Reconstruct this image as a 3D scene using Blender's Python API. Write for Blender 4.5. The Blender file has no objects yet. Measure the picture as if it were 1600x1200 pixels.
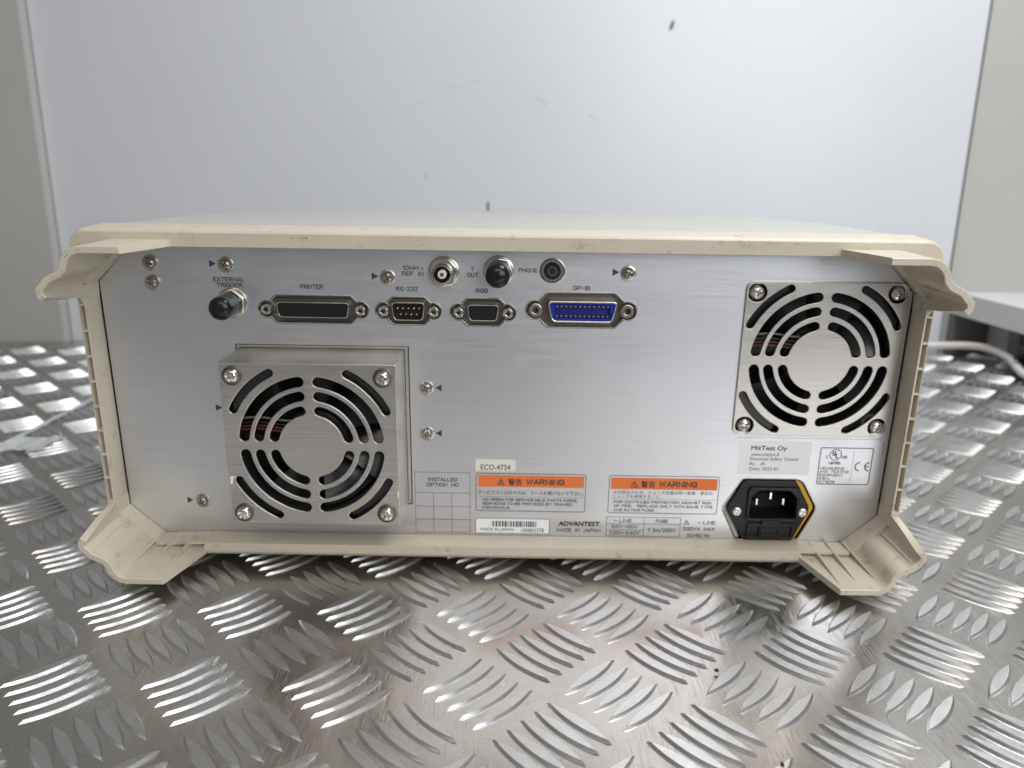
import bpy, bmesh, math, random
from mathutils import Vector, Matrix
random.seed(7)
S = 0.001                      # all lengths below are written in millimetres
PI = math.pi
scene = bpy.context.scene
col = scene.collection

# ------------------------------------------------------------------ camera
cam_d = bpy.data.cameras.new('camera')
cam = bpy.data.objects.new('camera', cam_d)
col.objects.link(cam)
r_ = Vector((0.99994186, 0.00246790, 0.01049711))
d_ = Vector((0.01078011, -0.25253433, -0.96752788))
f_ = Vector((0.00026312, 0.96758479, -0.25254625))
M = Matrix.Identity(4)
for i in range(3):
    M[i][0] = r_[i]; M[i][1] = -d_[i]; M[i][2] = -f_[i]
M.translation = Vector((183.751, -323.700, 198.786)) * S
cam.matrix_world = M
cam_d.sensor_width = 36.0
cam_d.lens = 1187.4 * 36.0 / 1600.0
cam_d.clip_start = 0.01
cam_d.clip_end = 50
cam_d.dof.use_dof = True
cam_d.dof.focus_distance = 0.335
cam_d.dof.aperture_fstop = 9.5
scene.camera = cam

# ------------------------------------------------------------------ light
scene.view_settings.view_transform = 'Standard'
scene.view_settings.look = 'None'
scene.view_settings.gamma = 1
scene.view_settings.exposure = 0.15
world = bpy.data.worlds.new('World')
scene.world = world
world.use_nodes = True
bg = world.node_tree.nodes['Background']
bg.inputs[0].default_value = (0.97, 0.98, 1.0, 1)
bg.inputs[1].default_value = 0.19

def area(name, loc, target, sx, sy, power, colour):
    l = bpy.data.lights.new(name, 'AREA')
    l.shape = 'RECTANGLE'; l.size = sx * S; l.size_y = sy * S
    l.energy = power; l.color = colour
    o = bpy.data.objects.new(name, l); col.objects.link(o)
    o.location = Vector(loc) * S
    v = (Vector(target) - Vector(loc)).normalized()
    o.rotation_euler = v.to_track_quat('-Z', 'Y').to_euler()
    return o
area('ceiling_lamp', (690, 300, 1080), (440, 300, 0), 1400, 420, 15.0, (0.97, 0.985, 1.0))
area('front_lamp', (300, -1300, 1150), (200, 0, 60), 1300, 500, 5.5, (1.0, 0.91, 0.82))
area('side_window', (950, -1250, 560), (300, 200, 90), 900, 700, 8.0, (0.94, 0.97, 1.0))

# ------------------------------------------------------------------ materials
def mat(name, base, metal=0.0, rough=0.5, spec=0.5, nodes=None, **kw):
    m = bpy.data.materials.new(name); m.use_nodes = True
    b = m.node_tree.nodes['Principled BSDF']
    b.inputs['Base Color'].default_value = (*base, 1)
    b.inputs['Metallic'].default_value = metal
    b.inputs['Roughness'].default_value = rough
    b.inputs['Specular IOR Level'].default_value = spec
    for k, v in kw.items(): b.inputs[k.replace('_', ' ')].default_value = v
    if nodes: nodes(m.node_tree, b)
    return m

def tex(nt, kind, scale, stretch=(1, 1, 1), rot=(0, 0, 0), detail=4.0, rough=0.5):
    tc = nt.nodes.new('ShaderNodeTexCoord'); mp = nt.nodes.new('ShaderNodeMapping')
    mp.inputs['Scale'].default_value = stretch; mp.inputs['Rotation'].default_value = rot
    nt.links.new(tc.outputs['Object'], mp.inputs['Vector'])
    t = nt.nodes.new('ShaderNodeTexNoise' if kind == 'noise' else 'ShaderNodeTexVoronoi')
    t.inputs['Scale'].default_value = scale
    if kind == 'noise':
        t.inputs['Detail'].default_value = detail; t.inputs['Roughness'].default_value = rough
    nt.links.new(mp.outputs['Vector'], t.inputs['Vector'])
    return t
def ramp(nt, src, stops):
    r = nt.nodes.new('ShaderNodeValToRGB')
    while len(r.color_ramp.elements) < len(stops): r.color_ramp.elements.new(0.5)
    for e, (p, c) in zip(r.color_ramp.elements, stops):
        e.position = p; e.color = (*c, 1) if isinstance(c, tuple) else (c, c, c, 1)
    nt.links.new(src, r.inputs[0]); return r
def bump(nt, b, src, strength, dist, prev=None):
    n = nt.nodes.new('ShaderNodeBump'); n.inputs['Strength'].default_value = strength
    n.inputs['Distance'].default_value = dist
    nt.links.new(src, n.inputs['Height'])
    if prev: nt.links.new(prev.outputs[0], n.inputs['Normal'])
    nt.links.new(n.outputs[0], b.inputs['Normal']); return n
def mul(nt, a, c, fac=1.0):
    n = nt.nodes.new('ShaderNodeMix'); n.data_type = 'RGBA'; n.blend_type = 'MULTIPLY'
    n.inputs[0].default_value = fac
    nt.links.new(a, n.inputs[6]); nt.links.new(c, n.inputs[7]); return n

def n_brushed(tint, lo, hi, r0, r1, st=(3, 1, 220), bstr=0.25):
    def f(nt, b):
        t = tex(nt, 'noise', 9.0, st, detail=5, rough=0.65)
        c = ramp(nt, t.outputs['Fac'], [(0.25, tuple(v * lo for v in tint)), (0.75, tuple(v * hi for v in tint))])
        big = tex(nt, 'noise', 14, (1, 1, 1), detail=2)
        cb = ramp(nt, big.outputs['Fac'], [(0.3, 0.93), (0.7, 1.0)])
        m = mul(nt, c.outputs[0], cb.outputs[0])
        nt.links.new(m.outputs[2], b.inputs['Base Color'])
        rr = ramp(nt, t.outputs['Fac'], [(0.2, r0), (0.8, r1)])
        sm = tex(nt, 'noise', 55, (1, 1, 1.5), detail=7, rough=0.7)
        sr = ramp(nt, sm.outputs['Fac'], [(0.52, 0.0), (0.72, 0.07)])
        ad = nt.nodes.new('ShaderNodeMath'); ad.operation = 'ADD'
        nt.links.new(rr.outputs[0], ad.inputs[0]); nt.links.new(sr.outputs[0], ad.inputs[1])
        nt.links.new(ad.outputs[0], b.inputs['Roughness'])
        bump(nt, b, t.outputs['Fac'], bstr, 0.00004)
    return f
def n_plate(bars):
    def f(nt, b):
        big = tex(nt, 'noise', 9, detail=5, rough=0.6)
        c = ramp(nt, big.outputs['Fac'], [(0.3, (0.50, 0.48, 0.455) if not bars else (.62, .62, .62)), (0.7, (0.63, 0.61, 0.585) if not bars else (.76, .76, .755))])
        fine = tex(nt, 'noise', 90, (1, 14, 1), detail=6, rough=0.7)
        cf = ramp(nt, fine.outputs['Fac'], [(0.3, 0.88), (0.7, 1.0)])
        m = mul(nt, c.outputs[0], cf.outputs[0])
        stain = tex(nt, 'noise', 130, detail=7, rough=0.75)
        cs = ramp(nt, stain.outputs['Fac'], [(0.30, (.62, .57, .52)), (0.40, (1, 1, 1))])
        m = mul(nt, m.outputs[2], cs.outputs[0], .7)
        nt.links.new(m.outputs[2], b.inputs['Base Color'])
        mid = tex(nt, 'noise', 45, detail=8, rough=0.75)
        rr = ramp(nt, mid.outputs['Fac'], [(0.3, 0.15 + 0.10 * bars), (0.75, 0.27 + 0.16 * bars)])
        nt.links.new(rr.outputs[0], b.inputs['Roughness'])
        p = None
        for sc_, an, lo in ((1500, 0.5, .60), (1900, -0.9, .62), (1300, 1.5, .63)):
            s1 = tex(nt, 'noise', sc_, (1, 0.035, 1), rot=(0, 0, an), detail=1, rough=0.5)
            s1r = ramp(nt, s1.outputs['Fac'], [(lo, 0.0), (lo + .05, 1.0)])
            p = bump(nt, b, s1r.outputs[0], 0.3 - 0.05 * bars, 0.00012 - .00006 * bars, p)
        p = bump(nt, b, fine.outputs['Fac'], 0.2, 0.0001, p)
        if bars:
            dn = tex(nt, 'noise', 700, detail=4, rough=.7); p = bump(nt, b, dn.outputs['Fac'], .35, .0001, p)
        big2 = tex(nt, 'noise', 25, detail=2)
        bump(nt, b, big2.outputs['Fac'], 0.3, 0.0005, p)
    return f
def n_plastic(c0, c1, dirt):
    def f(nt, b):
        t = tex(nt, 'noise', 28, detail=8, rough=0.7)
        c = ramp(nt, t.outputs['Fac'], [(0.25, c0), (0.7, c1)])
        g = tex(nt, 'noise', 95, (1, 1, 1), detail=5, rough=0.75)
        gr = ramp(nt, g.outputs['Fac'], [(0.28, dirt), (0.42, (1, 1, 1))])
        m = mul(nt, c.outputs[0], gr.outputs[0], 0.8)
        nt.links.new(m.outputs[2], b.inputs['Base Color'])
        fine = tex(nt, 'noise', 1400, detail=2)
        bump(nt, b, fine.outputs['Fac'], 0.15, 0.0001)
    return f
def n_wall(c0, c1):
    def f(nt, b):
        t = tex(nt, 'noise', 2.2, detail=5, rough=0.6)
        c = ramp(nt, t.outputs['Fac'], [(0.3, c0), (0.7, c1)])
        g = tex(nt, 'noise', 11, (1, 1, 1.6), detail=6, rough=0.75)
        gr = ramp(nt, g.outputs['Fac'], [(0.27, 0.93), (0.36, 1.0)])
        m = mul(nt, c.outputs[0], gr.outputs[0])
        nt.links.new(m.outputs[2], b.inputs['Base Color'])
        f2 = tex(nt, 'noise', 300, detail=3)
        bump(nt, b, f2.outputs['Fac'], 0.1, 0.0003)
    return f

MT = dict(
    plate=mat('tread_plate', (.7, .7, .7), 1, .25, nodes=n_plate(0)),
    bar=mat('tread_bar', (.7, .7, .7), 1, .3, nodes=n_plate(1)),
    panel=mat('brushed_panel', (.7, .7, .72), 1, .4, nodes=n_brushed((.775, .785, .815), .86, 1.06, .30, .48, (2.5, 1, 330), .4)),
    guard=mat('brushed_steel', (.6, .58, .55), 1, .3, nodes=n_brushed((.67, .64, .60), .76, 1.10, .24, .40, bstr=0.5)),
    beige=mat('beige_plastic', (.6, .57, .47), 0, .42, nodes=n_plastic((.56, .50, .39), (.615, .56, .45), (.60, .53, .45))),
    cover=mat('painted_cover', (.7, .7, .65), 0, .35, nodes=n_plastic((.42, .42, .385), (.47, .47, .435), (.80, .78, .72))),
    chrome=mat('bright_metal', (.72, .70, .66), 1, .16),
    nickel=mat('nickel', (.47, .44, .39), 1, .24),
    dull=mat('dull_tin', (.17, .155, .14), 1, .38),
    black=mat('black_plastic', (.009, .009, .010), 0, .38, .35),
    rubber=mat('black_cap', (.010, .011, .014), 0, .20, .35),
    gold=mat('gold_contact', (.72, .58, .36), 1, .25),
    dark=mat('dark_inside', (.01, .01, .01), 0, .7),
    fan=mat('fan_plastic', (.016, .016, .018), 0, .24),
    blue=mat('blue_insert', (.006, .030, .36), 0, .4, .3),
    scuffb=mat('brown_scuff', (.26, .22, .17), 0, .7, Alpha=0.4),
    navy=mat('shaded_blue_insert', (.006, .014, .16), 0, .35),  # blue insert darkened: the recess shade is in the colour
    ink=mat('grey_print', (.045, .045, .052), 0, .6),
    inkblack=mat('black_print', (.02, .02, .022), 0, .6),
    orange=mat('orange_print', (.80, .20, .045), 0, .5),
    label=mat('white_label', (.88, .89, .90), 0, .35),
    cream=mat('cream_label', (.80, .78, .68), 0, .5),
    yellow=mat('yellow_sheet', (.75, .42, .04), 0, .4),
    red=mat('red_wire', (.07, .007, .007), 0, .5),
    white_wire=mat('white_wire', (.12, .10, .10), 0, .4),
    wall=mat('pale_wall', (.7, .72, .76), 0, .30, nodes=n_wall((.64, .66, .69), (.68, .70, .73))),
    post=mat('grey_post', (.42, .41, .38), 0, .55, nodes=n_wall((.43, .425, .41), (.49, .485, .465))),
    shelf=mat('pale_shelf', (.55, .56, .55), 0, .5, nodes=n_wall((.56, .57, .56), (.62, .63, .62))),
    steel=mat('galvanised_post', (.5, .52, .54), .6, .45, nodes=n_wall((.45, .47, .49), (.58, .60, .62))),
    brown=mat('shaded_gap_brown', (.16, .15, .14), 0, .8),  # shade of the gap under the shelf, put into the colour
    cable=mat('pale_cable', (.58, .55, .53), 0, .45),
    tape=mat('clear_tape', (.75, .78, .78), 0, .25, Alpha=0.6),
    smudge=mat('scuff', (.16, .18, .20), 0, .7, Alpha=0.45),
    scuff_light=mat('faint_scuff', (.45, .46, .48), 0, .7, Alpha=0.06),
)

# ------------------------------------------------------------------ mesh helpers (mm in, metres out)
def finish(me, m, smooth=None):
    me.materials.clear(); me.materials.append(MT[m] if isinstance(m, str) else m)
    if smooth is not None:
        for p in me.polygons: p.use_smooth = True
        me.set_sharp_from_angle(angle=math.radians(smooth))
    return me
def link(name, me, parent=None, loc=None, rot=None):
    o = bpy.data.objects.new(name, me); col.objects.link(o)
    if parent is not None: o.parent = parent
    if loc is not None: o.location = Vector(loc) * S
    if rot is not None: o.rotation_euler = rot
    return o
def tag(o, label=None, cat=None, group=None, kind=None):
    if label: o['label'] = label
    if cat: o['category'] = cat
    if group: o['group'] = group
    if kind: o['kind'] = kind
    return o

class MB:
    """collects raw polygons in mm"""
    def __init__(s): s.v = []; s.f = []
    def add(s, vs, fs):
        n = len(s.v); s.v += [tuple(p) for p in vs]; s.f += [tuple(i + n for i in f) for f in fs]; return s
    def box(s, x0, x1, y0, y1, z0, z1):
        vs = [(x, y, z) for z in (z0, z1) for y in (y0, y1) for x in (x0, x1)]
        return s.add(vs, [(0, 2, 3, 1), (4, 5, 7, 6), (0, 1, 5, 4), (2, 6, 7, 3), (0, 4, 6, 2), (1, 3, 7, 5)])
    def lathe(s, cx, cz, prof, n=32, phase=0.0):
        """prof: (radius, y); axis along Y through (cx, cz)"""
        vs = []; fs = []
        for r, y in prof:
            for k in range(n):
                a = phase + 2 * PI * k / n
                vs.append((cx + r * math.cos(a), y, cz + r * math.sin(a)))
        for i in range(len(prof) - 1):
            for k in range(n):
                k2 = (k + 1) % n
                fs.append((i * n + k, i * n + k2, (i + 1) * n + k2, (i + 1) * n + k))
        fs.append(tuple(reversed(range(n))))
        fs.append(tuple((len(prof) - 1) * n + k for k in range(n)))
        return s.add(vs, fs)
    def prism(s, pts, y0, y1):
        n = len(pts)
        vs = [(x, y0, z) for x, z in pts] + [(x, y1, z) for x, z in pts]
        fs = [(i, (i + 1) % n, n + (i + 1) % n, n + i) for i in range(n)]
        return s.add(vs, fs + [tuple(reversed(range(n))), tuple(range(n, 2 * n))])
    def tube(s, pts, r, n=8):
        vs = []; fs = []
        P = [Vector(p) for p in pts]
        for i, p in enumerate(P):
            t = (P[min(i + 1, len(P) - 1)] - P[max(i - 1, 0)]).normalized()
            a = t.cross(Vector((0, 0, 1)))
            if a.length < .1: a = t.cross(Vector((1, 0, 0)))
            a.normalize(); b = t.cross(a)
            for k in range(n):
                w = 2 * PI * k / n
                vs.append(p + (a * math.cos(w) + b * math.sin(w)) * r)
        for i in range(len(P) - 1):
            for k in range(n):
                k2 = (k + 1) % n
                fs.append((i * n + k, i * n + k2, (i + 1) * n + k2, (i + 1) * n + k))
        fs += [tuple(reversed(range(n))), tuple((len(P) - 1) * n + k for k in range(n))]
        return s.add(vs, fs)
    def absorb(s, me):
        return s.add([Vector(v.co) / S for v in me.vertices], [tuple(p.vertices) for p in me.polygons])
    def mesh(s, name, m, smooth=None, recalc=True):
        me = bpy.data.meshes.new(name)
        me.from_pydata([(x * S, y * S, z * S) for x, y, z in s.v], [], s.f)
        if recalc:
            bm = bmesh.new(); bm.from_mesh(me)
            bmesh.ops.recalc_face_normals(bm, faces=bm.faces)
            bm.to_mesh(me); bm.free()
        me.update()
        return finish(me, m, smooth)
    def build(s, name, m, parent=None, smooth=None, **k):
        return link(name, s.mesh(name, m, smooth), parent, **k)

def curve_mesh(cu, name):
    o = bpy.data.objects.new('tmp', cu); col.objects.link(o)
    dg = bpy.context.evaluated_depsgraph_get(); dg.update()
    me = bpy.data.meshes.new_from_object(o.evaluated_get(dg), depsgraph=dg)
    bpy.data.objects.remove(o); bpy.data.curves.remove(cu)
    me.name = name
    return me
def plate(name, outline, holes, y0, y1, m, bevel=0.0, smooth=35, res=1):
    """flat sheet in the XZ plane from y0 (front) to y1 (rear) with holes; mm"""
    cu = bpy.data.curves.new(name, 'CURVE'); cu.dimensions = '2D'; cu.fill_mode = 'BOTH'
    for loop in [outline] + list(holes):
        sp = cu.splines.new('POLY'); sp.points.add(len(loop) - 1); sp.use_cyclic_u = True
        for p, (x, z) in zip(sp.points, loop): p.co = (x, z, 0, 1)
    cu.extrude = max((y1 - y0) / 2 - bevel, 0.0005)
    cu.bevel_depth = bevel; cu.bevel_resolution = res; cu.offset = -bevel
    me = curve_mesh(cu, name)
    ym = (y0 + y1) / 2
    for v in me.vertices:
        x, y, z = v.co
        v.co = (x * S, (ym - z) * S, y * S)
    me.update()
    return finish(me, m, smooth)
def circ(cx, cz, r, n=28, ph=0.0):
    return [(cx + r * math.cos(ph + 2 * PI * k / n), cz + r * math.sin(ph + 2 * PI * k / n)) for k in range(n)]
def rrect(x0, x1, z0, z1, r, n=4):
    out = []
    for cx, cz, a in ((x1 - r, z1 - r, 0), (x0 + r, z1 - r, 90), (x0 + r, z0 + r, 180), (x1 - r, z0 + r, 270)):
        for k in range(n + 1):
            w = math.radians(a + 90 * k / n); out.append((cx + r * math.cos(w), cz + r * math.sin(w)))
    return out
def rpoly(pts, r, n=3):
    out = []
    N = len(pts)
    for i in range(N):
        p = Vector(pts[i]); a = Vector(pts[i - 1]) - p; b = Vector(pts[(i + 1) % N]) - p
        rr = min(r, a.length * .45, b.length * .45)
        p0 = p + a.normalized() * rr; p1 = p + b.normalized() * rr
        for k in range(n + 1):
            t = k / n
            q = p0 * (1 - t) ** 2 + p * 2 * t * (1 - t) + p1 * t * t
            out.append((q.x, q.y))
    return out
def arc_slot(cx, cz, r0, r1, a0, a1, n=14):
    """kidney slot with round ends; angles in degrees of the end centres"""
    rm, h = (r0 + r1) / 2, (r1 - r0) / 2
    out = []
    for k in range(n + 1):
        a = math.radians(a0 + (a1 - a0) * k / n); out.append((cx + r1 * math.cos(a), cz + r1 * math.sin(a)))
    a = math.radians(a1); ex, ez = cx + rm * math.cos(a), cz + rm * math.sin(a)
    for k in range(1, 6):
        w = a + PI * k / 6; out.append((ex + h * math.cos(w), ez + h * math.sin(w)))
    for k in range(n + 1):
        a = math.radians(a1 + (a0 - a1) * k / n); out.append((cx + r0 * math.cos(a), cz + r0 * math.sin(a)))
    a = math.radians(a0); ex, ez = cx + rm * math.cos(a), cz + rm * math.sin(a)
    for k in range(1, 6):
        w = a + PI + PI * k / 6; out.append((ex + h * math.cos(w), ez + h * math.sin(w)))
    return out

# ================================================================== SETTING
CAMX, CAMY, CAMZ = 183.75, -323.7, 198.8
# ---- tread plate tabletop, world z = 0 is its flat surface
mb = MB().box(-620, 1000, -290, 622, -6, 0)
mb.box(-384.5, 1000, 622, 640, -6, 0)
plate_o = tag(mb.build('tabletop', 'plate'), kind='structure')
def bar_mesh():
    L, W, N = 33.4, 6.3, 8
    def ring(L, W, z):
        R = (L * L / 4 + W * W / 4) / W; h = R - W / 2
        half = math.asin(L / 2 / R); pts = []
        for k in range(N): a = -half + 2 * half * k / N; pts.append((R * math.sin(a), R * math.cos(a) - h, z))
        for k in range(N): a = half - 2 * half * k / N; pts.append((R * math.sin(a), -(R * math.cos(a) - h), z))
        return pts
    r = [ring(L, W, -0.1), ring(L - 4.2, W - 2.1, 1.2)]
    n = 2 * N; mb = MB()
    fs = [(i, (i + 1) % n, n + (i + 1) % n, n + i) for i in range(n)] + [tuple(range(n, 2 * n))]
    mb.add(r[0] + r[1], fs)
    return mb
BAR = bar_mesh(); bar_me = BAR.mesh('tread_bar', 'bar', 26)
HP = 28.569
cells = []
for a in range(-21, 29):
    for b in range(-9, 22):
        if (a % 2 == 0) != (b % 2 == 0): continue
        A = (a % 2 == 0)
        gx, gy = HP * a, HP * b
        if gy > 612: continue
        s = 1 if A else -1
        for k in range(-2, 3):
            off = 7.46 * k / math.sqrt(2)
            x, y = gx + off, gy - s * off
            if y > 600 or y < -278 or x < -600 or x > 985: continue
            jit = Matrix.Rotation(random.uniform(-.012, .012), 4, 'Z')
            cells.append((x, y, s * PI / 4))
def shown(c):
    x, y = c[0], c[1]
    v = Vector((x - CAMX, y - CAMY, -CAMZ)); z = v.dot(f_)
    if z < 10: return 0
    u, w = v.dot(r_) / z, v.dot(d_) / z
    if abs(u) > 0.68 or abs(w) > 0.51: return 0
    if y > 25:
        t = (45 - CAMY) / (y - CAMY); xx = CAMX + (x - CAMX) * t
        if -12 < xx < 372 and t <= 1: return 0
    return 1.0 / (z * z) * (1 - w * 0)
cells.sort(key=lambda c: -shown(c))
for x, y, a in cells[:300]:
    link('tread_bar', bar_me, plate_o, (x, y, 0), (0, 0, a))
far_bars = MB()
for x, y, a in cells[300:]:
    ca, sa = math.cos(a), math.sin(a)
    far_bars.add([(x + ca * px - sa * py, y + sa * px + ca * py, pz) for px, py, pz in BAR.v], BAR.f)
fb = link('tread_bar_field', far_bars.mesh('tread_bar_field', 'bar', 26, ), plate_o)
tag(fb, kind='stuff')

# ---- rear wall of the bench: left post, pale sheet, right post
wall = tag(MB().box(-384, 733, 640, 652, -2, 1100).build('wall', 'wall'), kind='structure')
tag(MB().box(-900, -385.5, 624, 652, -2, 1100).build('wall_left', 'post'), kind='structure')
tag(MB().box(734.5, 1300, 637, 652, 50, 1100).build('wall_right', 'post'), kind='structure')
def blob(x, z, w, h, ang, m, name='scuff_mark'):
    pts = []
    for k in range(14):
        a = 2 * PI * k / 14; rr = 1 + random.uniform(-.2, .2)
        px, pz = w * rr * math.cos(a), h * rr * math.sin(a)
        pts.append((x + px * math.cos(ang) - pz * math.sin(ang), z + px * math.sin(ang) + pz * math.cos(ang)))
    MB().prism(pts, 639.5, 639.9).build(name, m, wall)
for x, z, w, h, a, m in [(366, 381, 2.4, 5.4, -.3, 'smudge'), (215, 297, 9, 2.0, -.6, 'scuff_light'), (277, 280, 6, 1.6, -.5, 'scuff_light'),
                         (152, 174, 1.8, 6, 0, 'smudge'), (76, 208, 1.6, 4.5, 0, 'scuff_light')]:
    blob(x, z, w, h, a, m)
MB().tube([(62, 639.2, 290), (95, 639.2, 307), (135, 639.2, 318), (190, 639.2, 319)], .5, 6).build('scuff_mark', 'scuff_light', wall)

# ---- shelf on posts at the right
shelf = link('side_shelf', None); shelf.location = Vector((820, 560, 0)) * S
tag(shelf, 'pale grey shelf board on metal posts at the right end of the bench', 'shelf')
def rel(mb, o):
    l = Vector(o.location) / S; mb.v = [(x - l.x, y - l.y, z - l.z) for x, y, z in mb.v]; return mb
rel(MB().box(741, 1200, 330, 636.5, 48, 75), shelf).build('board', 'shelf', shelf)
rel(MB().box(786, 801, 585, 625, 0, 48), shelf).build('post', 'post', shelf)
rel(MB().box(803, 816, 560, 600, 0, 48).box(816, 838, 575, 580, 0, 48), shelf).build('post', 'steel', shelf)
rel(MB().box(846, 900, 560, 600, 0, 48), shelf).build('post', 'steel', shelf)
rel(MB().box(740, 1200, 628, 636.5, -2, 47.9), shelf).build('shade_backing', 'brown', shelf)  # added dark sheet painting the shaded recess under the shelf

# ---- cable and plug
def smoothpts(P, n=8):
    out = []
    for i in range(len(P) - 1):
        p0, p1, p2, p3 = [Vector(P[max(0, min(len(P) - 1, j))]) for j in (i - 1, i, i + 1, i + 2)]
        for k in range(n):
            t = k / n
            out.append(.5 * ((2 * p1) + (p2 - p0) * t + (2 * p0 - 5 * p1 + 4 * p2 - p3) * t * t + (3 * p1 - p0 - 3 * p2 + p3) * t ** 3))
    out.append(Vector(P[-1])); return out
tag(MB().tube(smoothpts([(560, 600, 6), (650, 612, 7), (715, 600, 13), (745, 568, 18), (747, 520, 16), (735, 470, 8), (735, 400, 6), (760, 340, 6)]), 4.3, 14).build('power_cable', 'cable', None, 60),
    'pale grey cable curving over the tread plate beside the shelf', 'cable')
plug = link('black_plug', None); plug.location = Vector((775, 490, 0)) * S
tag(plug, 'black plug lying on the tread plate under the pale shelf', 'plug')
MB().prism(rrect(-24, 24, 2, 36, 6), -22, 22).build('body', 'black', plug, 35)
MB().prism(rrect(-12, 12, 8, 28, 5), -40, -22).build('cable_grip', 'black', plug, 35)
MB().tube([(-38, 4, 22), (-24, 4, 22)], 3.2, 10).build('pin', 'black', plug, 35)

# ---- tape strip and crinkled film left, crumbs in front
tp = link('clear_tape_strip', None); tp.location = Vector((-208, 290, 1.3)) * S
tag(tp, 'whitish clear plastic strip lying straight across the tread bars at the left', 'plastic strip')
pts = [(-2.4, -130, .3), (2.4, -130, .3)]; vs = []; fs = []
for k in range(26):
    y = -130 + k * 11; w = 2.6 + random.uniform(-.5, .5); z = .4 + random.uniform(-.15, .4)
    vs += [(-w, y, z), (w, y, z + random.uniform(-.2, .2)), (w, y, z - .25), (-w, y, z - .25)]
for k in range(25):
    a = 4 * k; b = a + 4
    fs += [(a, a + 1, b + 1, b), (a + 1, a + 2, b + 2, b + 1), (a + 2, a + 3, b + 3, b + 2), (a + 3, a, b, b + 3)]
fs += [(0, 3, 2, 1), (100, 101, 102, 103)]
MB().add(vs, fs).build('strip', 'tape', tp)
vs = []; fs = []
for i in range(9):
    for j in range(7):
        vs.append((4 + i * 4.2 + random.uniform(-1, 1) + (2 if j in (0, 6) else 0), -78 + j * 5.2 + random.uniform(-1, 1) + i * .6, .8 + abs(random.gauss(0, 1.1))))
vs2 = [(x, y, z - .15) for x, y, z in vs]
for i in range(8):
    for j in range(6):
        q = (i * 7 + j, i * 7 + j + 1, (i + 1) * 7 + j + 1, (i + 1) * 7 + j)
        fs += [q, tuple(63 + t for t in reversed(q))]
MB().add(vs + vs2, fs).build('crinkled_film', 'tape', tp)
def crumb(x, y, r, m, label):
    bm = bmesh.new(); bmesh.ops.create_icosphere(bm, subdivisions=2, radius=r * S)
    for v in bm.verts: v.co *= random.uniform(.7, 1.2)
    for v in bm.verts: v.co.z *= .6
    me = bpy.data.meshes.new('crumb'); bm.to_mesh(me); bm.free(); finish(me, m)
    tag(link('crumb', me, None, (x, y, 1.2 + r * .5)), label, 'crumb')
crumb(271.5, -43.5, 1.0, 'inkblack', 'tiny black crumb lying between two tread bars in front')
crumb(281, -97, .8, 'red', 'tiny red crumb at the very front edge of the plate')

# ================================================================== INSTRUMENT
inst = link('spectrum_analyzer', None)
tag(inst, 'beige cased electronic test instrument seen from its brushed metal connector panel', 'test instrument')
Ai = Matrix(((0.99998772, 0.00337105, 0.00363192), (-0.00324199, 0.99938295, -0.03497446), (-0.00374758, 0.03496225, 0.99938161)))
org = Vector((343.2493, 62.8666, 111.9460)) + Ai @ Vector((-163.2, 0, -110))
K_ = 1 / 1.0252               # stands about 5 mm off the plate on rubber feet
cam_v = Vector((CAMX, CAMY, CAMZ))
org = cam_v + (org - cam_v) * K_
inst.matrix_world = Matrix.Translation(org * S) @ Ai.to_4x4() @ Matrix.Scale(K_, 4)
for fx_ in (-150, 150):
    for fy_, fh in ((45, 7.0), (255, 16)):
        o = MB().lathe(0, 0, [(9, 0), (9, -fh + 1), (8, -fh)], 20).build('rubber_foot', 'black', inst, 35, loc=(fx_, fy_, .3), rot=(PI / 2, 0, 0))

MID = 84.7
PROF = [(209.3, 59.3), (211.0, 61.5), (211.1, 65.3), (206.3, 70.6), (203.2, 72.2), (200.6, 73.4), (198.9, 75.4), (198.0, 78.6), (195.6, 81.9), (192.6, 84.0), (189.5, 84.7), (171.0, 84.7)]
def offset_poly(pts, d):
    out = []
    for i, p in enumerate(pts):
        a = Vector(pts[max(i - 1, 0)]); b = Vector(pts[min(i + 1, len(pts) - 1)]); p = Vector(p)
        t1 = (p - a).normalized() if i else (b - p).normalized(); t2 = (b - p).normalized() if i < len(pts) - 1 else t1
        n1 = Vector((t1.y, -t1.x)); n2 = Vector((t2.y, -t2.x)); n = (n1 + n2).normalized()
        k = d / max(n.dot(n1), .6); q = p + n * k; out.append((q.x, q.y))
    return out
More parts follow.
